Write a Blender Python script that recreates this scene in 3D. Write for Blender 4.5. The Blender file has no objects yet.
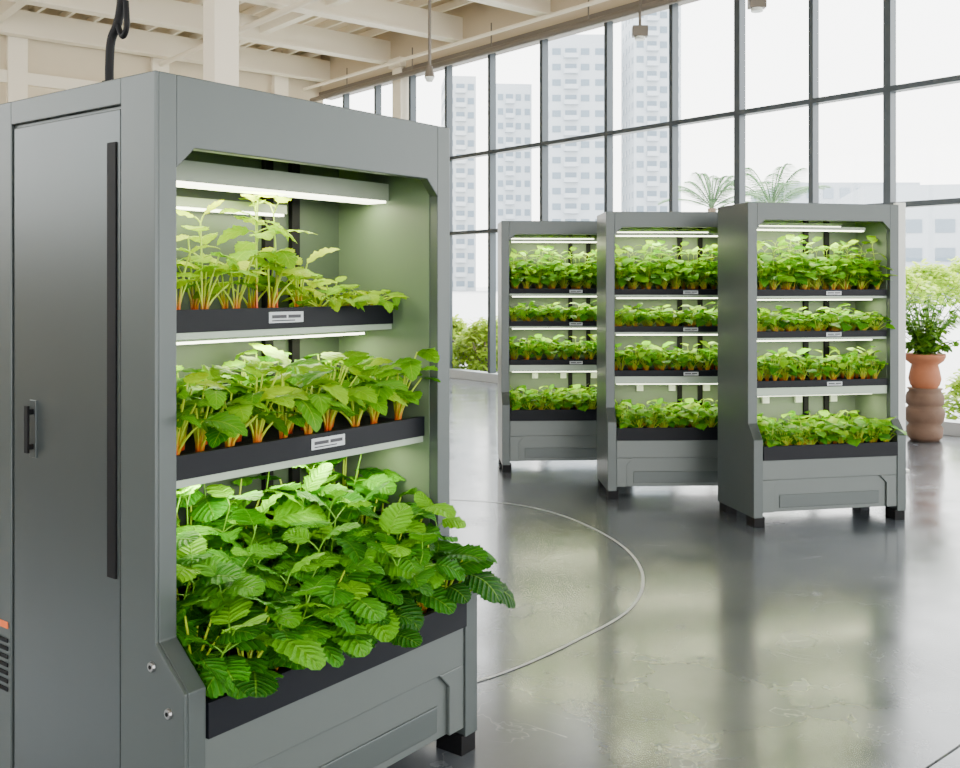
import bpy, math, random
import numpy as np
from mathutils import Vector, Matrix
random.seed(7); R=np.random.RandomState(11)
scene=bpy.context.scene
COL=scene.collection

# ---------------------------------------------------------------- materials
def mat(name, color=(.5,.5,.5), rough=.5, metal=0, spec=.5, emis=None, estr=0, noise=0, nscale=8, bump=0, coat=0):
    m=bpy.data.materials.new(name); m.use_nodes=True
    nt=m.node_tree; b=nt.nodes['Principled BSDF']
    b.inputs['Base Color'].default_value=(*color,1); b.inputs['Roughness'].default_value=rough
    b.inputs['Metallic'].default_value=metal; b.inputs['Specular IOR Level'].default_value=spec
    b.inputs['Coat Weight'].default_value=coat
    if emis: b.inputs['Emission Color'].default_value=(*emis,1); b.inputs['Emission Strength'].default_value=estr
    if noise or bump:
        tc=nt.nodes.new('ShaderNodeTexCoord'); n=nt.nodes.new('ShaderNodeTexNoise')
        n.inputs['Scale'].default_value=nscale; n.inputs['Detail'].default_value=6
        nt.links.new(tc.outputs['Object'],n.inputs['Vector'])
        if noise:
            mx=nt.nodes.new('ShaderNodeMix'); mx.data_type='RGBA'
            mx.inputs[6].default_value=(*[c*(1-noise) for c in color],1)
            mx.inputs[7].default_value=(*[min(1,c*(1+noise)) for c in color],1)
            nt.links.new(n.outputs['Fac'],mx.inputs[0]); nt.links.new(mx.outputs[2],b.inputs['Base Color'])
        if bump:
            bp=nt.nodes.new('ShaderNodeBump'); bp.inputs['Strength'].default_value=bump; bp.inputs['Distance'].default_value=.01
            nt.links.new(n.outputs['Fac'],bp.inputs['Height']); nt.links.new(bp.outputs[0],b.inputs['Normal'])
    return m

def N(nt,t,**k):
    n=nt.nodes.new(t)
    for a,b in k.items(): setattr(n,a,b)
    return n
def math_(nt,op,a,b=None,c=None,clamp=False):
    n=nt.nodes.new('ShaderNodeMath'); n.operation=op; n.use_clamp=clamp
    for i,v in enumerate((a,b,c)):
        if v is None: continue
        if isinstance(v,(int,float)): n.inputs[i].default_value=v
        else: nt.links.new(v,n.inputs[i])
    return n.outputs[0]

def leafmat(name, dark, mid, light, vein, transl=.35, rough=.5, bump=0.0, spec=.22, vs=.45):
    m=bpy.data.materials.new(name); m.use_nodes=True; nt=m.node_tree
    b=nt.nodes['Principled BSDF']; out=nt.nodes['Material Output']
    at=N(nt,'ShaderNodeAttribute',attribute_name='luv'); sp=N(nt,'ShaderNodeSeparateXYZ')
    nt.links.new(at.outputs['Vector'],sp.inputs[0])
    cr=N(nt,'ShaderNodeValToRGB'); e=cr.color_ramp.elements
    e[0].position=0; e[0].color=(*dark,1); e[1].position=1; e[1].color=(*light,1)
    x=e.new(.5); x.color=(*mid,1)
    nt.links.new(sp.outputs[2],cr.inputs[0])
    av=math_(nt,'ABSOLUTE',sp.outputs[1])
    midr=math_(nt,'SUBTRACT',1,math_(nt,'MULTIPLY',av,14),clamp=True)
    fr=math_(nt,'FRACT',math_(nt,'SUBTRACT',math_(nt,'MULTIPLY',sp.outputs[0],8.0),math_(nt,'MULTIPLY',av,2.0)))
    tri=math_(nt,'ABSOLUTE',math_(nt,'SUBTRACT',fr,.5))
    side=math_(nt,'SUBTRACT',1,math_(nt,'MULTIPLY',tri,10),clamp=True)
    side=math_(nt,'MULTIPLY',side,.55)
    v=math_(nt,'MULTIPLY',math_(nt,'MAXIMUM',midr,side),vs)
    mx=N(nt,'ShaderNodeMix',data_type='RGBA'); nt.links.new(v,mx.inputs[0])
    nt.links.new(cr.outputs[0],mx.inputs[6]); mx.inputs[7].default_value=(*vein,1)
    nt.links.new(mx.outputs[2],b.inputs['Base Color'])
    b.inputs['Roughness'].default_value=rough; b.inputs['Specular IOR Level'].default_value=spec
    tr=N(nt,'ShaderNodeBsdfTranslucent'); nt.links.new(mx.outputs[2],tr.inputs[0])
    if bump:
        tc=N(nt,'ShaderNodeTexCoord'); no=N(nt,'ShaderNodeTexNoise'); no.inputs['Scale'].default_value=110; no.inputs['Detail'].default_value=2
        nt.links.new(tc.outputs['Object'],no.inputs[0])
        h=math_(nt,'ADD',math_(nt,'MULTIPLY',math_(nt,'POWER',tri,.6),1.3),math_(nt,'MULTIPLY',no.outputs[0],.9))
        h=math_(nt,'SUBTRACT',h,math_(nt,'MULTIPLY',midr,.8))
        bp=N(nt,'ShaderNodeBump'); bp.inputs['Strength'].default_value=bump; bp.inputs['Distance'].default_value=.004
        nt.links.new(h,bp.inputs['Height']); nt.links.new(bp.outputs[0],b.inputs['Normal'])
    ms=N(nt,'ShaderNodeMixShader'); ms.inputs[0].default_value=transl
    nt.links.new(b.outputs[0],ms.inputs[1]); nt.links.new(tr.outputs[0],ms.inputs[2])
    nt.links.new(ms.outputs[0],out.inputs[0])
    return m
def stemmat(name, base, top):
    m=bpy.data.materials.new(name); m.use_nodes=True; nt=m.node_tree; b=nt.nodes['Principled BSDF']
    at=N(nt,'ShaderNodeAttribute',attribute_name='luv'); sp=N(nt,'ShaderNodeSeparateXYZ')
    nt.links.new(at.outputs['Vector'],sp.inputs[0])
    cr=N(nt,'ShaderNodeValToRGB'); e=cr.color_ramp.elements
    e[0].position=.05; e[0].color=(*base,1); e[1].position=.42; e[1].color=(*top,1)
    nt.links.new(sp.outputs[0],cr.inputs[0]); nt.links.new(cr.outputs[0],b.inputs['Base Color'])
    b.inputs['Roughness'].default_value=.4
    return m

M={}
M['frame']=mat('grey_painted_metal',(.062,.075,.074),.36,.3,noise=.06,nscale=3)
M['frame2']=mat('grey_painted_panel',(.090,.105,.101),.34,.25,noise=.05,nscale=2)
M['side']=mat('side_door_metal',(.064,.076,.078),.30,.5,noise=.12,nscale=1.5)
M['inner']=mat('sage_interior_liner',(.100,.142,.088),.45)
M['innerb']=mat('sage_back_panel_shaded',(.045,.066,.040),.45)  # liner sage darkened: deep shade at the back put into the colour
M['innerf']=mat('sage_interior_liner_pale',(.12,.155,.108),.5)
M['dark']=mat('black_tray_plastic',(.003,.004,.007),.5,spec=.2)
M['rub']=mat('black_rubber',(.003,.003,.004),.6,spec=.2)
M['alu']=mat('pale_shelf_edge',(.30,.37,.29),.35,.2)
M['white']=mat('grey_lamp_housing',(.26,.31,.23),.4)
M['wp']=mat('white_plastic',(.75,.78,.74),.4)
M['led']=mat('led_diffuser',(1,1,1),.5,emis=(.97,1,.70),estr=8)
M['soil']=mat('dark_growing_medium',(.010,.008,.006),.9,noise=.4,nscale=60,bump=.6)
M['label']=mat('label_paper',(.50,.53,.56),.5)
M['ink']=mat('label_ink',(.04,.04,.05),.6)
M['orange']=mat('orange_sticker',(.75,.14,.03),.5)
M['steel']=mat('bolt_steel',(.35,.35,.35),.3,.9)

LEAF_Y=leafmat('leaf_yellow_green',(.10,.32,.0005),(.32,.54,.0005),(.60,.72,.001),(.62,.74,.02),.38,bump=.35)
LEAF_M=leafmat('leaf_fresh_green',(.018,.15,.0005),(.12,.37,.0005),(.40,.63,.001),(.44,.66,.02),.34,bump=.4)
LEAF_D=leafmat('leaf_deep_green',(.005,.065,.0005),(.035,.23,.0005),(.20,.53,.002),(.28,.58,.02),.27,bump=1.0)
LEAF_F=leafmat('leaf_far_green',(.02,.14,.0005),(.12,.38,.0005),(.38,.64,.001),(.2,.5,.01),.35)
LEAF_O=leafmat('leaf_outdoor',(.16,.32,.01),(.38,.56,.02),(.64,.78,.05),(.4,.55,.1),.5)
LEAF_P=leafmat('leaf_pot_plant',(.04,.14,.01),(.12,.30,.015),(.28,.48,.03),(.3,.45,.1),.35)
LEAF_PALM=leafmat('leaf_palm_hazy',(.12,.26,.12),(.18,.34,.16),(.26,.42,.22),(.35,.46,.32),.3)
STEM=stemmat('seedling_stem',(.62,.045,.002),(.42,.58,.02))
STEM_G=stemmat('green_stem',(.50,.06,.004),(.14,.36,.01))
BARK=mat('bark',(.14,.10,.07),.8,noise=.3,nscale=20)

# ---------------------------------------------------------------- mesh builder
class MB:
    def __init__(s): s.V=[];s.F=[];s.mi=[];s.A=[];s.n=0;s.mats=[]
    def m(s,mt):
        if mt not in s.mats: s.mats.append(mt)
        return s.mats.index(mt)
    def add(s,v,f,mt,a=None):
        v=np.asarray(v,float).reshape(-1,3); k=s.m(mt)
        s.V.append(v); s.A.append(np.zeros((len(v),3)) if a is None else a)
        for q in f: s.F.append(tuple(int(i)+s.n for i in q)); s.mi.append(k)
        s.n+=len(v)
    def box(s,x0,x1,y0,y1,z0,z1,mt):
        v=[(x,y,z) for x in(x0,x1) for y in(y0,y1) for z in(z0,z1)]
        s.add(v,[(0,1,3,2),(4,6,7,5),(0,4,5,1),(2,3,7,6),(0,2,6,4),(1,5,7,3)],mt)
    def prism(s,pts,axis,lo,hi,mt):
        def P(p,w):
            return {'x':(w,p[0],p[1]),'y':(p[0],w,p[1]),'z':(p[0],p[1],w)}[axis]
        n=len(pts); v=[P(p,lo) for p in pts]+[P(p,hi) for p in pts]
        area=sum(pts[i][0]*pts[(i+1)%n][1]-pts[(i+1)%n][0]*pts[i][1] for i in range(n))
        flip=(area<0)!=(axis=='y')
        f=[tuple(reversed(range(n))),tuple(range(n,2*n))]+[(i,(i+1)%n,(i+1)%n+n,i+n) for i in range(n)]
        if flip: f=[tuple(reversed(q)) for q in f]
        s.add(v,f,mt)
    def cyl(s,p0,p1,r0,r1,mt,n=16,cap=True,att=None):
        p0=np.array(p0,float);p1=np.array(p1,float);d=p1-p0;d/=np.linalg.norm(d)
        a=np.cross(d,[0,0,1.]); 
        if np.linalg.norm(a)<1e-3:a=np.array([1.,0,0])
        a/=np.linalg.norm(a);b=np.cross(d,a)
        th=np.linspace(0,2*np.pi,n,endpoint=False)[:,None]
        c=np.cos(th)*a+np.sin(th)*b
        v=np.vstack([p0+c*r0,p1+c*r1])
        f=[(i,(i+1)%n,(i+1)%n+n,i+n) for i in range(n)]
        if cap:f+=[tuple(reversed(range(n))),tuple(range(n,2*n))]
        s.add(v,f,mt)
    def tube(s,P,r,mt,n=4,rnd=0,t0=0,t1=1):
        P=np.asarray(P,float);k=len(P)
        T=np.gradient(P,axis=0);T/=np.linalg.norm(T,axis=1)[:,None]+1e-9
        ref=np.array([.3,.9,.1]);a=np.cross(T,ref);a/=np.linalg.norm(a,axis=1)[:,None]+1e-9
        b=np.cross(T,a);rr=np.broadcast_to(np.asarray(r,float),(k,))
        th=np.linspace(0,2*np.pi,n,endpoint=False)
        v=P[:,None,:]+rr[:,None,None]*(np.cos(th)[None,:,None]*a[:,None,:]+np.sin(th)[None,:,None]*b[:,None,:])
        f=[(i*n+j,i*n+(j+1)%n,(i+1)*n+(j+1)%n,(i+1)*n+j) for i in range(k-1) for j in range(n)]
        at=np.zeros((k*n,3));at[:,0]=np.repeat(np.linspace(t0,t1,k),n);at[:,2]=rnd
        s.add(v.reshape(-1,3),f,mt,at)
    def lathe(s,prof,mt,c=(0,0),n=28):
        th=np.linspace(0,2*np.pi,n,endpoint=False)
        v=[(c[0]+r*math.cos(t),c[1]+r*math.sin(t),z) for r,z in prof for t in th]
        f=[(i*n+j,i*n+(j+1)%n,(i+1)*n+(j+1)%n,(i+1)*n+j) for i in range(len(prof)-1) for j in range(n)]
        f.append(tuple(range((len(prof)-1)*n,len(prof)*n)))
        s.add(v,f,mt)
    def confine(s,x0,x1,ymax,yfront,zmax=None):
        # leaves growing against the cabinet walls bend along them instead of passing through
        V=np.vstack(s.V); k=V[:,1]>yfront
        wv=.006*np.sin(V[:,2]*90)
        V[:,0]=np.maximum(V[:,0],x0+wv)
        V[k,0]=np.minimum(V[k,0],x1-wv[k]); V[:,1]=np.minimum(V[:,1],ymax-.004*np.abs(np.sin(V[:,0]*80)))
        if zmax: V[:,2]=np.minimum(V[:,2],zmax-.004*np.abs(np.sin(V[:,0]*80)))
        s.V=[V]; s.A=[np.vstack(s.A)]
    def finish(s,name,parent=None,bevel=0,smooth=False,att=False):
        me=bpy.data.meshes.new(name)
        me.from_pydata(np.vstack(s.V).tolist(),[],s.F)
        for m_ in s.mats: me.materials.append(m_)
        me.polygons.foreach_set('material_index',s.mi)
        if att:
            a=me.attributes.new('luv','FLOAT_VECTOR','POINT'); a.data.foreach_set('vector',np.vstack(s.A).ravel())
        if smooth: me.polygons.foreach_set('use_smooth',[True]*len(me.polygons))
        me.update()
        o=bpy.data.objects.new(name,me); COL.objects.link(o)
        if parent: o.parent=parent
        if bevel:
            b=o.modifiers.new('bevel','BEVEL'); b.width=bevel; b.segments=2; b.limit_method='ANGLE'; b.angle_limit=.6
            b.use_clamp_overlap=True
        return o

# ---------------------------------------------------------------- leaves
def tmpl(nu,nv,peak=.4,p0=.5):
    t=np.linspace(0,1,nu+1);v=np.linspace(-1,1,nv+1)
    T,Vv=np.meshgrid(t,v,indexing='ij')
    f=[(i*(nv+1)+j,i*(nv+1)+j+1,(i+1)*(nv+1)+j+1,(i+1)*(nv+1)+j) for i in range(nu) for j in range(nv)]
    w=T**p0*(1-T)**(p0/peak-p0); w=w/w.max()
    idx=np.arange(nu+1)[:,None]*np.ones((1,nv+1))
    return dict(T=T,V=Vv,f=f,w=w,idx=idx,nu=nu,nv=nv)
T_HI=tmpl(14,6);T_MD=tmpl(9,4);T_LO=tmpl(5,2);T_BL=tmpl(6,2,.5);T_XH=tmpl(22,8,.44,.40)
def leaf(mb,tp,pos,f,L,W,mt,curl=.8,fold=.25,rip=.03,ser=.10,roll=0,shade=None):
    f=np.array(f,float);f/=np.linalg.norm(f)
    up=np.array([0,0,1.]);s=np.cross(up,f)
    if np.linalg.norm(s)<.05:s=np.array([1.,0,0])
    s/=np.linalg.norm(s);n=np.cross(f,s)
    c,si=math.cos(roll),math.sin(roll);s,n=c*s+si*n,-si*s+c*n
    T,V=tp['T'],tp['V'];av=np.abs(V)
    if tp is T_XH: ser=.07
    th=curl*T;k=curl if abs(curl)>1e-3 else 1e-3
    cx=np.sin(k*T)/k*L;cz=-(1-np.cos(k*T))/k*L
    w=tp['w']*W*.5*(1+ser*((tp['idx']%2)-.5)*2*(av>.9)*(T>.06)*(T<.97))
    y=V*w*math.cos(fold)
    h=av*w*math.sin(fold)+rip*L*np.sin(2*np.pi*(T*3.6-av*.9))*av*tp['w']
    h-=av**2*W*.10*tp['w']
    x=cx+h*np.sin(th);z=cz+h*np.cos(th)
    P=np.array(pos)+x[...,None]*f+y[...,None]*s+z[...,None]*n
    r=R.rand() if shade is None else shade
    a=np.stack([T,V,np.full_like(T,r)],-1).reshape(-1,3)
    mb.add(P.reshape(-1,3),tp['f'],mt,a)

def seedling(mb,base,h,n,L,tp,lm,sm,spread=.06,lean=(0,0),wr=.62,sr=.0022,up=.55,shade0=.2,curl=(.5,1.5)):
    base=np.array(base,float);az0=R.rand()*6.28
    for i in range(n):
        q=(i+.5)/n; az=az0+i*2.4+R.uniform(-.3,.3)
        out=np.array([math.cos(az),math.sin(az),0])
        hh=h*(1-.55*q)*R.uniform(.8,1.1); sp=spread*(.35+.9*q)*R.uniform(.7,1.3)
        t=np.linspace(0,1,5)[:,None]
        ln=np.array([lean[0],lean[1],0])
        b=base+out*.006
        P=b+out*sp*t**1.7+ln*hh*t**1.5+np.array([0,0,1])*hh*t
        rn=R.rand()
        mb.tube(P,np.linspace(sr*1.35,sr*.7,5),sm,4,rn)
        el=R.uniform(-.25,.75)*(1.1-q)+up*.25
        f=out*math.cos(el)+np.array([0,0,math.sin(el)])+ln*.4
        ll=L*R.uniform(.7,1.15)*(1-.2*(i%3==0))
        leaf(mb,tp,P[-1],f,ll,ll*wr*R.uniform(.85,1.1),lm,curl=R.uniform(*curl),fold=R.uniform(.05,.4),
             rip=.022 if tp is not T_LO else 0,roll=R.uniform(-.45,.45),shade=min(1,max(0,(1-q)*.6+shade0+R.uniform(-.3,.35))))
def sprig(mb,base,h,npair,L,tp,lm,sm,lean=(0,0),wr=.6,sr=.0028,shade0=.1,rip=.028,q0=.22):
    base=np.array(base,float);az0=R.rand()*6.28
    t=np.linspace(0,1,7)[:,None];ln=np.array([lean[0],lean[1],0]);wob=np.array([R.uniform(-.1,.1),R.uniform(-.1,.1),0])
    P=base+(np.array([0,0,1])*t+(ln+wob)*t**1.8)*h
    mb.tube(P,np.linspace(sr,sr*.5,7),sm,5,R.rand())
    for k in range(npair):
        q=(k+1)/npair; p=np.array([np.interp(q0+(1-q0)*q,t[:,0],P[:,c]) for c in range(3)])
        for sgn in (0,math.pi):
            az=az0+k*math.pi/2*1.05+sgn+R.uniform(-.35,.35)
            out=np.array([math.cos(az),math.sin(az),0])
            el=R.uniform(-.15,.5)+(.5 if q>.9 else 0)
            pl=L*.28*R.uniform(.6,1.3); pe=p+(out*math.cos(el+.3)+np.array([0,0,math.sin(el+.3)]))*pl
            mb.tube([p,(p+pe)/2+[0,0,.002],pe],sr*.5,sm,4,0,.6,1)
            ll=L*(1.1-.4*q if q>.5 else .85)*R.uniform(.8,1.2)
            f=out*math.cos(el)+np.array([0,0,math.sin(el)])+ln*.4
            leaf(mb,tp,pe,f,ll,ll*wr*R.uniform(.9,1.12),lm,curl=R.uniform(.4,1.3),fold=R.uniform(.05,.35),
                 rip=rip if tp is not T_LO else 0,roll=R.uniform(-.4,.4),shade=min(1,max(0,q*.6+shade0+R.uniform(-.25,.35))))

# ---------------------------------------------------------------- grow cabinet
WF=1.172; WB=1.10
def labels(mb,x,y,z,w=.14,h=.032):
    mb.box(x,x+w,y-.002,y,z,z+h,M['label'])
    for k,(a,b_) in enumerate(((.08,.5),(.55,.92))):
        mb.box(x+w*a,x+w*b_,y-.003,y-.002,z+h*.42,z+h*.72,M['ink'])
    mb.box(x+w*.08,x+w*.75,y-.003,y-.002,z+h*.15,z+h*.26,M['ink'])

def cabinet(loc,ang,front):
    w=WF if front else WB
    e=bpy.data.objects.new('grow_cabinet',None); COL.objects.link(e)
    e.location=loc; e.rotation_euler=(0,0,ang)
    p=.065; dep=.85 if front else .45; di=.47 if front else .40
    fl=.12 if front else .08; H=2.1; ot=1.915 if front else 1.985
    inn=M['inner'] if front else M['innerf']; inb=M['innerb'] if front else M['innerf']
    prof=[(0,H),(0,.66),(-fl,.56),(-fl,.06),(dep,.06),(dep,H)]
    mb=MB()
    x0=.012 if front else 0
    mb.prism(prof,'x',x0,p,M['frame']); mb.prism(prof,'x',w-p,w,M['frame'])
    ch=.055
    mb.prism([(p,H),(p,ot-ch),(p+ch,ot),(w-p-ch,ot),(w-p,ot-ch),(w-p,H)],'y',0.0,.035,M['frame'])
    mb.box(p,w-p,.035,dep,H-.06,H-.002,M['frame'])
    mb.box(p,w-p,dep-.02,dep,.08,H-.06,M['frame'])
    yb=-fl+.022
    mb.box(p,w-p,yb,dep-.02,.09,.425,M['frame2'])
    y0,y1=yb-.015,yb
    xa,xb,zt=.14,w-.14,.30
    mb.box(p,w-p,y0,y1,zt,.428,M['frame2'])
    mb.prism([(p,.09),(xa,.09),(xa,zt-.05),(xa+.05,zt),(p,zt)],'y',y0,y1,M['frame2'])
    mb.prism([(w-p,.09),(xb,.09),(xb,zt-.05),(xb-.05,zt),(w-p,zt)],'y',y0,y1,M['frame2'])
    mb.box(xa+.05,xb-.05,yb-.006,yb,.115,.20,M['frame'])
    if front:
        mb.prism([(-.0,H),(-.0,.66),(-fl,.56),(-fl,.06),(.15,.06),(.15,H)],'x',0,.012,M['frame'])
        mb.box(0,.012,.71,dep,.06,H,M['frame']); mb.box(0,.012,.15,.71,2.03,H,M['frame'])
        mb.box(.004,.012,.158,.70,.10,2.020,M['side'])
        mb.box(0,.012,.15,.71,.06,.095,M['frame'])
    o=mb.finish('frame',e,bevel=.004)
    d=MB()
    if front:
        d.box(-.001,.005,.172,.212,.79,1.935,M['rub'])
        d.box(-.022,-.014,.578,.596,1.08,1.215,M['rub']); d.box(-.016,.004,.58,.594,1.09,1.105,M['rub']); d.box(-.016,.004,.58,.594,1.19,1.205,M['rub'])
        d.box(-.001,.005,.57,.605,1.065,1.23,M['side'])
        for k in range(7): d.box(-.004,.0,.725,.825,.36+k*.024,.372+k*.024,M['rub'])
        d.box(-.003,.0,.725,.80,.545,.565,M['orange'])
        for (yy,zz) in ((.01,.60),(-.06,.50),(-.06,.12),(.10,.12)):
            d.cyl((-.008,yy,zz),(.0,yy,zz),.012,.014,M['steel'],12); d.cyl((-.010,yy,zz),(-.007,yy,zz),.006,.006,M['rub'],6)
    for xx in (.0,w-p-.02):
        for yy in (-fl+.005,dep-.13):
            d.box(xx+.005,xx+.08,yy,yy+.11,0,.065,M['rub'])
    d.finish('fittings',e,bevel=.002)
    l=MB()
    l.box(p,p+.004,.036,di,.5,H-.06,inn); l.box(w-p-.004,w-p,.036,di,.5,H-.06,inn)
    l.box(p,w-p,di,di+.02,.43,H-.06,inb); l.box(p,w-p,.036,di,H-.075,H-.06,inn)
    for xx in ((.74,.86) if front else (.62,.78)): l.box(xx,xx+.035,di-.02,di,.45,H-.08,M['rub'])
    l.finish('interior_liner',e)
    s=MB()
    if front: SH=[(1.425,1.49,.20,.02),(1.045,1.11,.055,.022)]
    else: SH=[(1.487,1.53,.03,.014),(1.212,1.255,.03,.014),(.885,.93,.02,.055)]
    for k,(z0,z1,yy,st) in enumerate(SH):
        s.box(p+.005,w-p-.005,yy,yy+.018,z0,z1,M['dark'])
        s.box(p+.005,w-p-.005,yy+.018,di-.002,z0,z1-.03,M['dark'])
        s.box(p+.005,w-p-.005,yy+.018,di-.005,z1-.03,z1-.018,M['soil'])
        s.box(p+.005,w-p-.005,yy+.006,di-.002,z0-st,z0,M['alu'])
        labels(s,.54 if front and k==0 else .58,yy,z0+(.018 if front else .006),.14 if front else .11,.034 if front else .026)
    s.box(p+.002,w-p-.002,-fl-.007,-fl+.012,.43,.52,M['dark'])
    s.box(p+.002,w-p-.002,-fl+.012,di-.002,.426,.47,M['dark'])
    s.box(p+.002,p+.02,-fl+.012,di-.01,.46,.52,M['dark']); s.box(w-p-.02,w-p-.002,-fl+.012,di-.01,.46,.52,M['dark'])
    s.box(p+.02,w-p-.02,-fl+.012,di-.005,.47,.49,M['soil'])
    if not front:
        for xx in (.30,.55,.82): s.box(xx,xx+.05,di-.03,di-.005,.74,.80,M['wp'])
    s.finish('shelf_trays',e,bevel=.0025)
    lm=MB(); lights=[]
    def lamp(z,y,x0,x1,hs=.055,wd=.10,pw=4):
        lm.box(x0,x1,y,y+wd,z,z+hs,M['white']); lm.box(x0+.01,x1-.01,y+.004,y+wd-.02,z-.008,z+.004,M['led'])
        lights.append(((x0+x1)/2,y+wd/2,z-.012,x1-x0-.06,wd*.8,pw))
    if front:
        lamp(1.855,.22,p+.006,w-p-.006,.06,.11,6)
        lamp(1.80,.41,p+.006,.80,.03,.05,1.2)
        lamp(1.425-.02-.012,.30,p+.03,w-p-.03,.012,.06,6.5); lamp(1.045-.022-.012,.15,p+.03,w-p-.03,.012,.06,6.5)
    else:
        lamp(1.93,.10,p+.02,w-p-.12,.02,.05,7);lamp(1.965,.25,p+.02,w-p-.2,.02,.05,1.5)
        for z0,z1,yy,st in SH: lamp(z0-st-.008,.14,p+.03,w-p-.03,.008,.05,4.5)
    lm.finish('led_lamps',e)
    for i,(x,y,z,a,b_,pw) in enumerate(lights):
        L=bpy.data.lights.new('led_bar','AREA'); L.shape='RECTANGLE'; L.size=a; L.size_y=b_; L.energy=pw; L.color=(1,1,.62)
        lo=bpy.data.objects.new('led_bar_%d'%(i+1),L); COL.objects.link(lo); lo.parent=e; lo.location=(x,y,z)
    return e

ca=math.atan2(.794,.608)
main=cabinet((-.816,2.51,0),ca,True)
far=[cabinet((1.742,6.50,0),math.radians(12),False),
     cabinet((.926,7.35,0),math.radians(2),False),
     cabinet((.180,8.40,0),math.radians(3),False)]

def place(o,loc,ang): o.location=loc; o.rotation_euler=(0,0,ang)
X0,X1=.08,WF-.08
# --- plants, main cabinet
mb=MB()
for i in range(8):
    for j in range(2):
        x=.13+i*.118+R.uniform(-.02,.02);y=.27+j*.10+R.uniform(-.02,.02)
        tall=1.0 if x<.74 else .4
        seedling(mb,(x,y,1.475),(.11+.08*R.rand())*tall+.03,6,.12*(.65+.35*tall),T_HI,LEAF_Y,STEM,.045,shade0=.15,lean=(R.uniform(-.12,.12),-.1),sr=.0034,curl=(.3,1.2),wr=.66)
for x,y,h in ((.13,.30,.33),(.20,.34,.27),(.37,.30,.27),(.56,.28,.31),(.60,.33,.355),(.66,.30,.31)):
    sprig(mb,(x,y,1.475),h,3,.125,T_HI,LEAF_Y,STEM,shade0=.15,wr=.72,sr=.0045,q0=.4)
for x in (.80,.88,.96,1.03):
    seedling(mb,(x,.25,1.475),.06,8,.09,T_HI,LEAF_Y,STEM,.07,lean=(.1,-.6),shade0=.05)
mb.confine(X0,X1,.45,.0,1.84)
o=mb.finish('leafy_green_seedlings',smooth=True,att=True);place(o,(-.816,2.51,0),ca)
mb=MB()
for i in range(10):
    for j in range(3):
        x=.12+i*.100+R.uniform(-.015,.015);y=.11+j*.11+R.uniform(-.02,.02)
        seedling(mb,(x,y,1.095),R.uniform(.17,.245),10,.140,T_HI,LEAF_M,STEM,.052,lean=(R.uniform(-.1,.12),-.22 if j==0 else 0),wr=.62,shade0=.14,sr=.0038)
mb.confine(X0,X1,.45,-.03)
o=mb.finish('leafy_green_seedlings',smooth=True,att=True);place(o,(-.816,2.51,0),ca)
mb=MB()
for i in range(11):
    for j in range(6):
        x=.125+i*.092+R.uniform(-.025,.025);y=-.065+j*.093+R.uniform(-.02,.02)
        h=.15+.055*j+R.uniform(-.03,.05)+(.05 if x>.85 else 0)
        lean=(R.uniform(-.12,.12)+(.06 if x>.95 else 0),-.27+.04*j)
        if R.rand()<.55:
            sprig(mb,(x,y,.485),h*1.12,4,.150,T_XH,LEAF_D,STEM_G,lean=lean,wr=.9,sr=.0042,shade0=.06,rip=.034)
        else:
            seedling(mb,(x,y,.485),h,9,.150,T_XH,LEAF_D,STEM,.08,lean=lean,wr=.9,sr=.0042,shade0=.08)
mb.confine(X0,X1,.45,-.04,1.0)
o=mb.finish('lemon_balm_plants',smooth=True,att=True);place(o,(-.816,2.51,0),ca)
# --- plants, far cabinets (4 tiers, shared meshes)
tiers=[(1.515,.24,.33,.115,1.895),(1.238,.11,.17,.10,1.45),(.912,.13,.21,.10,1.15),(.487,.12,.20,.10,.80)]
for k,(z,h0,h1,L,zm) in enumerate(tiers):
    mb=MB()
    ny=3 if k<3 else 5
    for i in range(9):
        for j in range(ny):
            x=.12+i*.107+R.uniform(-.015,.015); y=(.08+j*.11 if k<3 else -.035+j*.09)+R.uniform(-.02,.02)
            if k==0:
                sprig(mb,(x,y,z),R.uniform(h0,h1),5,.115,T_LO,LEAF_F,STEM,shade0=.2,wr=.75)
            seedling(mb,(x,y,z),R.uniform(h0,h1)*(.6 if k==0 else 1.0),12,L,T_LO,LEAF_F,STEM,.05,lean=(0,-.1),wr=.75,shade0=.1,up=.8)
    mb.confine(.08,WB-.08,.38,.0,zm)
    o=mb.finish('leafy_green_seedlings',smooth=True,att=True)
    place(o,far[0].location,far[0].rotation_euler[2])
    for c in far[1:]:
        o2=bpy.data.objects.new('leafy_green_seedlings',o.data); COL.objects.link(o2); place(o2,c.location,c.rotation_euler[2])

def smoothpath(P,n=10):
    P=np.asarray(P,float);out=[]
    Q=np.vstack([2*P[0]-P[1],P,2*P[-1]-P[-2]])
    for i in range(1,len(Q)-2):
        for t in np.linspace(0,1,n,endpoint=False):
            a,b,c,d=Q[i-1],Q[i],Q[i+1],Q[i+2]
            out.append(.5*((2*b)+(-a+c)*t+(2*a-5*b+4*c-d)*t*t+(-a+3*b-3*c+d)*t**3))
    out.append(P[-1]);return np.array(out)
mb=MB(); mb.tube(smoothpath([(-1.03,2.78,2.10),(-1.03,2.78,2.17),(-1.025,2.78,2.24),(-1.0,2.77,2.30),(-.985,2.76,2.42),(-.97,2.75,2.75),(-.95,2.8,3.6),(-.95,2.9,5.9)]),.012,M['rub'],10); mb.cyl((-1.03,2.78,2.10),(-1.03,2.78,2.125),.02,.02,M['rub'])
mb.tube(smoothpath([(-1.005,2.77,2.285),(-.985,2.755,2.245),(-.968,2.74,2.27),(-.972,2.745,2.34)]),.008,M['rub'],8)
mb.finish('power_cable',smooth=True)

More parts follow.
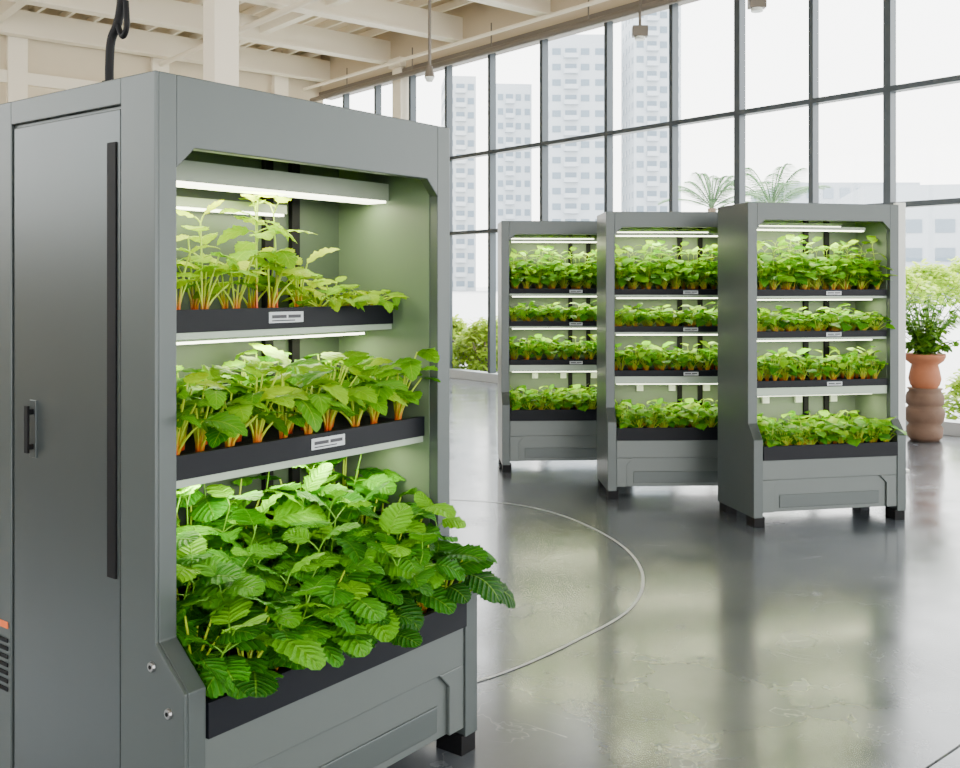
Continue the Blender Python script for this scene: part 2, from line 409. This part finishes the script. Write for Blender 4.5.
# ---------------------------------------------------------------- room (wall frame coordinates)
W0=np.array([4.83,10.5]);A=np.array([-.6387,.7695]);B=np.array([-.7695,-.6387])
room=Matrix(((B[0],A[0],0,W0[0]),(B[1],A[1],0,W0[1]),(0,0,1,0),(0,0,0,1)))
def rfin(mb,name,**k):
    o=mb.finish(name,**k); o.matrix_world=room; return o
fm_=bpy.data.materials.new('polished_concrete'); fm_.use_nodes=True; nt=fm_.node_tree; b=nt.nodes['Principled BSDF']
tc=N(nt,'ShaderNodeTexCoord')
n1=N(nt,'ShaderNodeTexNoise'); n1.inputs['Scale'].default_value=.8; n1.inputs['Detail'].default_value=8; n1.inputs['Roughness'].default_value=.58
n2=N(nt,'ShaderNodeTexNoise'); n2.inputs['Scale'].default_value=3.0; n2.inputs['Detail'].default_value=7
nt.links.new(tc.outputs['Object'],n1.inputs[0]); nt.links.new(tc.outputs['Object'],n2.inputs[0])
cr=N(nt,'ShaderNodeValToRGB'); cr.color_ramp.elements[0].position=.3; cr.color_ramp.elements[0].color=(.048,.056,.068,1)
cr.color_ramp.elements[1].position=.7; cr.color_ramp.elements[1].color=(.112,.122,.138,1); nt.links.new(n1.outputs[0],cr.inputs[0])
n3=N(nt,'ShaderNodeTexNoise'); n3.inputs['Scale'].default_value=1.6; n3.inputs['Detail'].default_value=5; n3.inputs['Roughness'].default_value=.6; n3.inputs['Distortion'].default_value=1.2
nt.links.new(tc.outputs['Object'],n3.inputs[0])
ck=math_(nt,'SUBTRACT',1,math_(nt,'MULTIPLY',math_(nt,'ABSOLUTE',math_(nt,'SUBTRACT',n3.outputs[0],.5)),260),clamp=True)
ck=math_(nt,'MULTIPLY',ck,math_(nt,'MULTIPLY',math_(nt,'SUBTRACT',n2.outputs[0],.44,clamp=True),3.0))
mx=N(nt,'ShaderNodeMix',data_type='RGBA'); nt.links.new(ck,mx.inputs[0]); nt.links.new(cr.outputs[0],mx.inputs[6]); mx.inputs[7].default_value=(.30,.32,.33,1)
nt.links.new(mx.outputs[2],b.inputs['Base Color'])
mr=N(nt,'ShaderNodeMapRange'); mr.inputs['From Min'].default_value=.3; mr.inputs['From Max'].default_value=.7; mr.inputs['To Min'].default_value=.16; mr.inputs['To Max'].default_value=.28
nt.links.new(n2.outputs[0],mr.inputs[0]); nt.links.new(mr.outputs[0],b.inputs['Roughness'])
b.inputs['Specular IOR Level'].default_value=.85
b.inputs['Coat Weight'].default_value=.35; b.inputs['Coat Roughness'].default_value=.12
bp=N(nt,'ShaderNodeBump'); bp.inputs['Strength'].default_value=.03; bp.inputs['Distance'].default_value=.02; nt.links.new(n2.outputs[0],bp.inputs['Height']); nt.links.new(bp.outputs[0],b.inputs['Normal'])
mb=MB(); mb.box(-.15,16,-14,12.6,-.2,0,fm_); rfin(mb,'floor')
def ribbon(name,pts,w,mt,z=.003):
    P=smoothpath([(x,y,z) for x,y in pts]);T=np.gradient(P,axis=0);T/=np.linalg.norm(T,axis=1)[:,None]
    S=np.stack([-T[:,1],T[:,0],T[:,2]*0],1)*w/2
    mb=MB();n=len(P);mb.add(np.vstack([P+S,P-S]),[(i+n,i+1+n,i+1,i) for i in range(n-1)],mt);return mb.finish(name)
M['line']=mat('floor_line_paint',(.50,.52,.53),.35,noise=.25,nscale=12)
M['joint']=mat('floor_joint',(.015,.018,.02),.6)
ribbon('floor_marking_line',[(-.5,7.32),(.14,7.16),(.54,6.78),(.82,6.1),(.88,5.45),(.74,4.85),(.42,4.38),(.04,3.97),(-.4,3.7)],.016,M['line'])
ribbon('floor_joint_line',[(1.35,3.15),(1.75,3.5),(2.2,3.95),(3,4.7)],.006,M['joint'],.002)

M['mull']=mat('dark_window_frame',(.048,.060,.070),.4,.3)
M['mullb']=mat('pale_window_frame',(.45,.48,.5),.4,.2)
gl=bpy.data.materials.new('window_glass'); gl.use_nodes=True; nt=gl.node_tree; nt.nodes.remove(nt.nodes['Principled BSDF'])
t_=N(nt,'ShaderNodeBsdfTransparent'); t_.inputs[0].default_value=(.97,.985,.98,1); g_=N(nt,'ShaderNodeBsdfGlossy'); g_.inputs['Roughness'].default_value=.02
ms=N(nt,'ShaderNodeMixShader'); ms.inputs[0].default_value=.04; nt.links.new(t_.outputs[0],ms.inputs[1]); nt.links.new(g_.outputs[0],ms.inputs[2]); nt.links.new(ms.outputs[0],nt.nodes['Material Output'].inputs[0])
ss=[.441,1.157,1.949,2.753,3.654,4.68,5.62,6.495,7.3,8.15,9.0]
av=[-13.5+1.08*i for i in range(13)]; av=[a for a in av if a<-.3]+[s*1.2996 for s in ss]
mb=MB()
for i,a in enumerate(av):
    th=.06
    if a>.5 and (abs(a-.441*1.2996)<.02 or abs(a-1.949*1.2996)<.02): th=.085
    mb.box(-.10,.03,a-th/2,a+th/2,.0,5.3,M['mull'])
for z in (2.43,3.70): mb.box(-.11,.03,-14,12.5,z-.03,z+.03,M['mull'])
mb.box(-.14,.06,-14,12.5,0,.14,M['mullb'])
rfin(mb,'window_frame',bevel=.004)
mb=MB(); mb.add([(-.05,-14,.14),(-.05,12.5,.14),(-.05,12.5,5.3),(-.05,-14,5.3)],[(0,1,2,3)],gl); rfin(mb,'window_1')
M['cream']=mat('cream_ceiling_paint',(.62,.51,.36),.6,noise=.04,nscale=2)
M['cream2']=mat('cream_beam_paint',(.90,.81,.65),.6)
M['wall']=mat('beige_wall_plaster',(.70,.60,.44),.8,noise=.05,nscale=3)
M['brown']=mat('grey_brown_beam',(.15,.125,.10),.5)
mb=MB(); mb.box(-.2,.10,-14,12.5,5.3,5.42,M['brown']); mb.box(-.2,.05,-14,12.5,5.42,6.3,M['cream']); rfin(mb,'wall_window_header')
mb=MB(); mb.box(-.2,16,-14,12.6,6.25,6.35,M['cream']); rfin(mb,'ceiling')
mb=MB()
for a in np.arange(-13,12.5,2.1): mb.box(.05,16,a-.05,a+.05,5.64,6.0,M['cream2']); mb.box(.05,16,a-.11,a+.11,5.59,5.63,M['cream2'])
for x in np.arange(.5,16,.46): mb.box(x-.025,x+.025,-14,12.5,6.0,6.12,M['cream2'])
for x in (2.6,6.2,9.8): mb.box(x-.07,x+.07,-14,12.5,5.72,5.98,M['cream2'])
rfin(mb,'ceiling_beams')
mb=MB(); mb.cyl((.32,-14,5.22),(.32,12.4,5.22),.05,.05,M['brown'],12); mb.cyl((.5,-14,5.42),(.5,12.4,5.42),.03,.03,M['cream2'],10)
for a in np.arange(-12,12,2.1): mb.cyl((.32,a,5.2),(.32,a,5.65),.012,.012,M['brown'],6)
for x in (3.4,7.3): mb.cyl((x,-14,5.50),(x,12.4,5.50),.045,.045,M['cream2'],12)
rfin(mb,'ceiling_pipe')
mb=MB(); mb.box(0,16,12.5,12.7,0,6.3,M['wall']); mb.box(.05,16,12.40,12.5,4.85,5.05,M['cream2'])
for x in np.arange(1,16,2.4): mb.box(x-.15,x+.15,12.38,12.5,0,6.2,M['cream2'])
rfin(mb,'wall_back')
mb=MB(); mb.box(16,16.2,-14,12.7,0,2.3,M['wall']); mb.box(16,16.2,-14,12.7,5.3,6.3,M['wall'])  # wall out of view, added for contrast; clerestory glazing lets some fill back in
for a in np.arange(-14,12.8,2.2): mb.box(16.02,16.15,a-.04,a+.04,2.3,5.3,M['mull'])
mb.add([(16.1,-14,2.3),(16.1,12.5,2.3),(16.1,12.5,5.3),(16.1,-14,5.3)],[(0,1,2,3)],gl)
rfin(mb,'wall_side_unseen')
def column(name,x,y,w):
    mb=MB(); mb.box(-w/2,w/2,-w/2,w/2,0,5.6,M['cream2']); mb.box(-w/2-.05,w/2+.05,-w/2-.05,w/2+.05,0,.12,M['cream2']); mb.box(-w/2-.05,w/2+.05,-w/2-.05,w/2+.05,5.45,5.62,M['cream2'])
    o=mb.finish(name,bevel=.01); o.location=(x,y,0); o.rotation_euler=(0,0,math.atan2(B[1],B[0])); return o
column('structural_column',-2.85,11.0,.29); column('structural_column',-1.4,18.0,.26)
mb=MB(); x,y=-.58,11.5; mb.cyl((x,y,4.05),(x,y,5.7),.018,.018,M['brown'],8); mb.cyl((x,y,3.95),(x,y,4.08),.06,.035,M['brown'],12); mb.cyl((x,y,3.90),(x,y,3.95),.035,.06,M['wp'],12); mb.finish('pendant_sensor')
def spot(px,py,d):
    X=(px-480)/1000*d;Z=1.56-(py-285)/1000*d
    mb=MB(); mb.box(-.10,.10,-.06,.06,-.05,.09,M['brown']); mb.cyl((0,0,.09),(0,0,.5),.02,.02,M['brown'],8); mb.cyl((0,0,-.09),(0,0,-.05),.07,.07,M['wp'],14)
    o=mb.finish('ceiling_spotlight',bevel=.005); o.location=(X,d,Z)
spot(640,33,13.2); spot(757,4,11.8)
mb=MB(); mb.box(-.04,.04,-.03,.03,.02,2.25,M['wp']); mb.box(-.06,.06,-.06,.06,0,.02,M['wp']); o=mb.finish('white_post',bevel=.004); o.location=(.4195*8.4,8.4,0)

# ---------------------------------------------------------------- pot plant (right)
M['terra']=mat('terracotta',(.36,.12,.05),.7,noise=.15,nscale=14); M['stone']=mat('brown_banded_clay',(.15,.085,.055),.75,noise=.35,nscale=10,bump=.4)
mb=MB()
prof=[(.0,0),(.13,0),(.165,.04),(.172,.13),(.15,.165),(.175,.20),(.188,.27),(.182,.32),(.155,.345),(.178,.37),(.182,.42),(.172,.47),(.15,.50),(.17,.525),(.12,.53),(.0,.53)]
mb.lathe(prof,M['stone'])
prof=[(.11,.52),(.14,.56),(.155,.62),(.14,.70),(.125,.76),(.175,.80),(.195,.84),(.195,.87),(.17,.87),(.16,.83),(.0,.82)]
mb.lathe(prof,M['terra'])
for k in range(95):
    az=R.rand()*6.28;h=R.uniform(.12,.66);sp=R.uniform(.05,.46)*(.6+.5*h);t=np.linspace(0,1,5)[:,None];o_=np.array([math.cos(az),math.sin(az),0])
    P=np.array([0,0,.83])+o_*sp*t**1.3+np.array([0,0,1])*h*t
    mb.tube(P,.004,STEM_G,4)
    for q in (.35,.5,.65,.8,.92,1.0):
        for _ in range(2):
            p=np.array([np.interp(q,t[:,0],P[:,c]) for c in range(3)]);a2=R.rand()*6.28;el=R.uniform(-.4,.6)
            leaf(mb,T_LO,p,(math.cos(a2)*math.cos(el),math.sin(a2)*math.cos(el),math.sin(el)),R.uniform(.07,.12),R.uniform(.035,.055),LEAF_P,curl=.6,fold=.1,rip=0,ser=0)
o=mb.finish('potted_shrub',smooth=True,att=True);o.location=(4.47,10.05,0)

# ---------------------------------------------------------------- outdoors
M['pave']=mat('outdoor_paving',(.58,.58,.56),.8,noise=.05,nscale=1)
mb=MB(); mb.box(-400,400,-60,700,-.4,-.05,M['pave']); o=mb.finish('ground')
def bush(name,cx,cy,rx,ry,h,n,L=.14,mt=None,z0=0):
    mb=MB()
    for k in range(n):
        az=R.rand()*6.28;r=R.rand()**.4;el=R.rand()**.7
        p=(rx*r*math.cos(az)*math.cos(el*1.3),ry*r*math.sin(az)*math.cos(el*1.3),z0+h*(.06+.94*el*R.uniform(.7,1)))
        a2=R.rand()*6.28;e2=R.uniform(-.5,.8)
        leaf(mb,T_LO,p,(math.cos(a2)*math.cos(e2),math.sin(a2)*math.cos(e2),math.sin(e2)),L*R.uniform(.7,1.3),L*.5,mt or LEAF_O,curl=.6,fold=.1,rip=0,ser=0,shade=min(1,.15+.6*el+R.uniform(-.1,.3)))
    for k in range(6):
        az=R.rand()*6.28;mb.tube([(0,0,0),(rx*.4*math.cos(az),ry*.4*math.sin(az),z0*.5+h*.3),(rx*.7*math.cos(az),ry*.7*math.sin(az),z0+h*.6)],.02,BARK,5)
    o=mb.finish(name,smooth=True,att=True);o.location=(cx,cy,-.05);return o
bush('garden_hedge',-.55,18.3,.7,.6,1.05,2800,.13)
bush('garden_hedge',.15,17.5,.9,.7,1.05,3200,.13)
bush('garden_hedge',.9,18.6,1.1,.8,1.25,2600,.15)
bush('garden_hedge',2.6,16.2,1.2,.8,1.1,2000,.15)
bush('garden_hedge',-1.8,20.4,1.2,.9,1.2,1800,.15)
bush('garden_hedge',5.75,11.2,.7,.6,.85,2200,.11)
bush('garden_hedge',6.9,11.3,.9,.8,1.0,1800,.12)
for (x,y,h) in ((18.8,42,1.9),(21.5,44,2.2),(24,46,2.6),(16.5,40,1.6)):
    bush('garden_tree',x,y,2.2,1.7,h,1500,.30,LEAF_O,z0=.7)
def palm(x,y,z,L,n=16):
    mb=MB(); mb.tube(smoothpath([(0,0,0),(.05,0,z*.5),(0,0,z)]),np.linspace(.14,.09,21),BARK,10)
    for k in range(n):
        az=k*2.4+R.uniform(-.2,.2);el=R.uniform(.35,1.35);o_=np.array([math.cos(az),math.sin(az),0])
        t=np.linspace(0,1,9)[:,None];P=np.array([0,0,z])+o_*L*math.cos(el)*t+np.array([0,0,1])*L*(math.sin(el)*t-.35*t**2.5)
        mb.tube(P,.014,LEAF_PALM,4,.4)
        for i in range(3,24):
            q=i/24;p=np.array([np.interp(q,t[:,0],P[:,c]) for c in range(3)])
            for sg in (-1,1):
                s=np.array([-o_[1],o_[0],0])*sg;f=s*.8+o_*1.0+np.array([0,0,.25])
                leaf(mb,T_BL,p,f,L*.26*math.sin(math.pi*(.15+.8*q)),L*.04,LEAF_PALM,curl=.4,fold=0,rip=0,ser=0)
    o=mb.finish('palm_tree',smooth=True,att=True);o.location=(x,y,-.05)
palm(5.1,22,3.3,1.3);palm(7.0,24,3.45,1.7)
M['bw']=mat('pale_hazy_facade',(.40,.44,.48),.7); M['bw2']=mat('pale_hazy_facade_warm',(.42,.45,.47),.7)  # pale walls with distance haze mixed into the colour
M['bg']=mat('hazy_facade_glazing',(.14,.19,.24),.3); M['bg2']=mat('hazy_facade_glazing_pale',(.24,.30,.36),.3)  # glazing tones lightened for the same haze
def tower(x0,x1,d,h,dep,fh=3.2,bays=5,mw=None,mg=None,balc=True,ang=0,name='apartment_tower'):
    mw=mw or M['bw'];mg=mg or M['bg']
    w=x1-x0;mb=MB();mb.box(0,w,0,dep,0,h,mw)
    nf=int(h/fh)
    for f in range(nf):
        z=f*fh+1.0
        bw=w/bays
        for k in range(bays):
            if balc and k%3==1:
                mb.box(k*bw+.1*bw,k*bw+.9*bw,-.15,0,z-.6,z+1.6,mg); mb.box(k*bw,(k+1)*bw,-1.4,0,z-.9,z-.65,mw); mb.box(k*bw,(k+1)*bw,-1.4,-1.3,z-.65,z+.2,mw)
            else: mb.box(k*bw+.2*bw,k*bw+.8*bw,-.1,0,z,z+1.6,mg)
        db=dep/4
        for k in range(4):
            mb.box(-.1,0,k*db+.3*db,k*db+.7*db,z,z+1.5,mg); mb.box(w,w+.1,k*db+.3*db,k*db+.7*db,z,z+1.5,mg)
    o=mb.finish(name);o.location=(x0,d,-.05);o.rotation_euler=(0,0,ang)
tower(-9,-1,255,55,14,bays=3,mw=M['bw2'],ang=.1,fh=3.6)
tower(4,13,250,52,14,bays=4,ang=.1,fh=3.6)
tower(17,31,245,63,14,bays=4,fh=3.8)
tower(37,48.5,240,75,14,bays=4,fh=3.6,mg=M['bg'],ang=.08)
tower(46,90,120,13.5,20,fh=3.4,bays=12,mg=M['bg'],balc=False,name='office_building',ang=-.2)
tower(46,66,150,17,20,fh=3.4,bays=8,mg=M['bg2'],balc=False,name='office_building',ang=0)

# ---------------------------------------------------------------- world & light
w=bpy.data.worlds.new('world');scene.world=w;w.use_nodes=True;nt=w.node_tree;bg=nt.nodes['Background']
tc=N(nt,'ShaderNodeTexCoord');sp=N(nt,'ShaderNodeSeparateXYZ');nt.links.new(tc.outputs['Generated'],sp.inputs[0])
cr=N(nt,'ShaderNodeValToRGB');cr.color_ramp.elements[0].position=0;cr.color_ramp.elements[0].color=(1,.975,.93,1);cr.color_ramp.elements[1].position=.7;cr.color_ramp.elements[1].color=(.90,.95,1,1)
nt.links.new(sp.outputs[2],cr.inputs[0]);nt.links.new(cr.outputs[0],bg.inputs[0]);bg.inputs[1].default_value=8.0
sun=bpy.data.lights.new('sun','SUN');sun.energy=8.0;sun.angle=math.radians(15);sun.color=(1,.94,.84)
so=bpy.data.objects.new('sun',sun);COL.objects.link(so);so.location=(30,50,60);so.rotation_euler=(math.radians(-42),0,math.radians(-35))

cam=bpy.data.cameras.new('camera');cam.lens=37.5;cam.sensor_width=36;cam.shift_y=-99/960;cam.clip_end=2000
co=bpy.data.objects.new('camera',cam);COL.objects.link(co);co.location=(0,0,1.56);co.rotation_euler=(math.pi/2,0,0);scene.camera=co
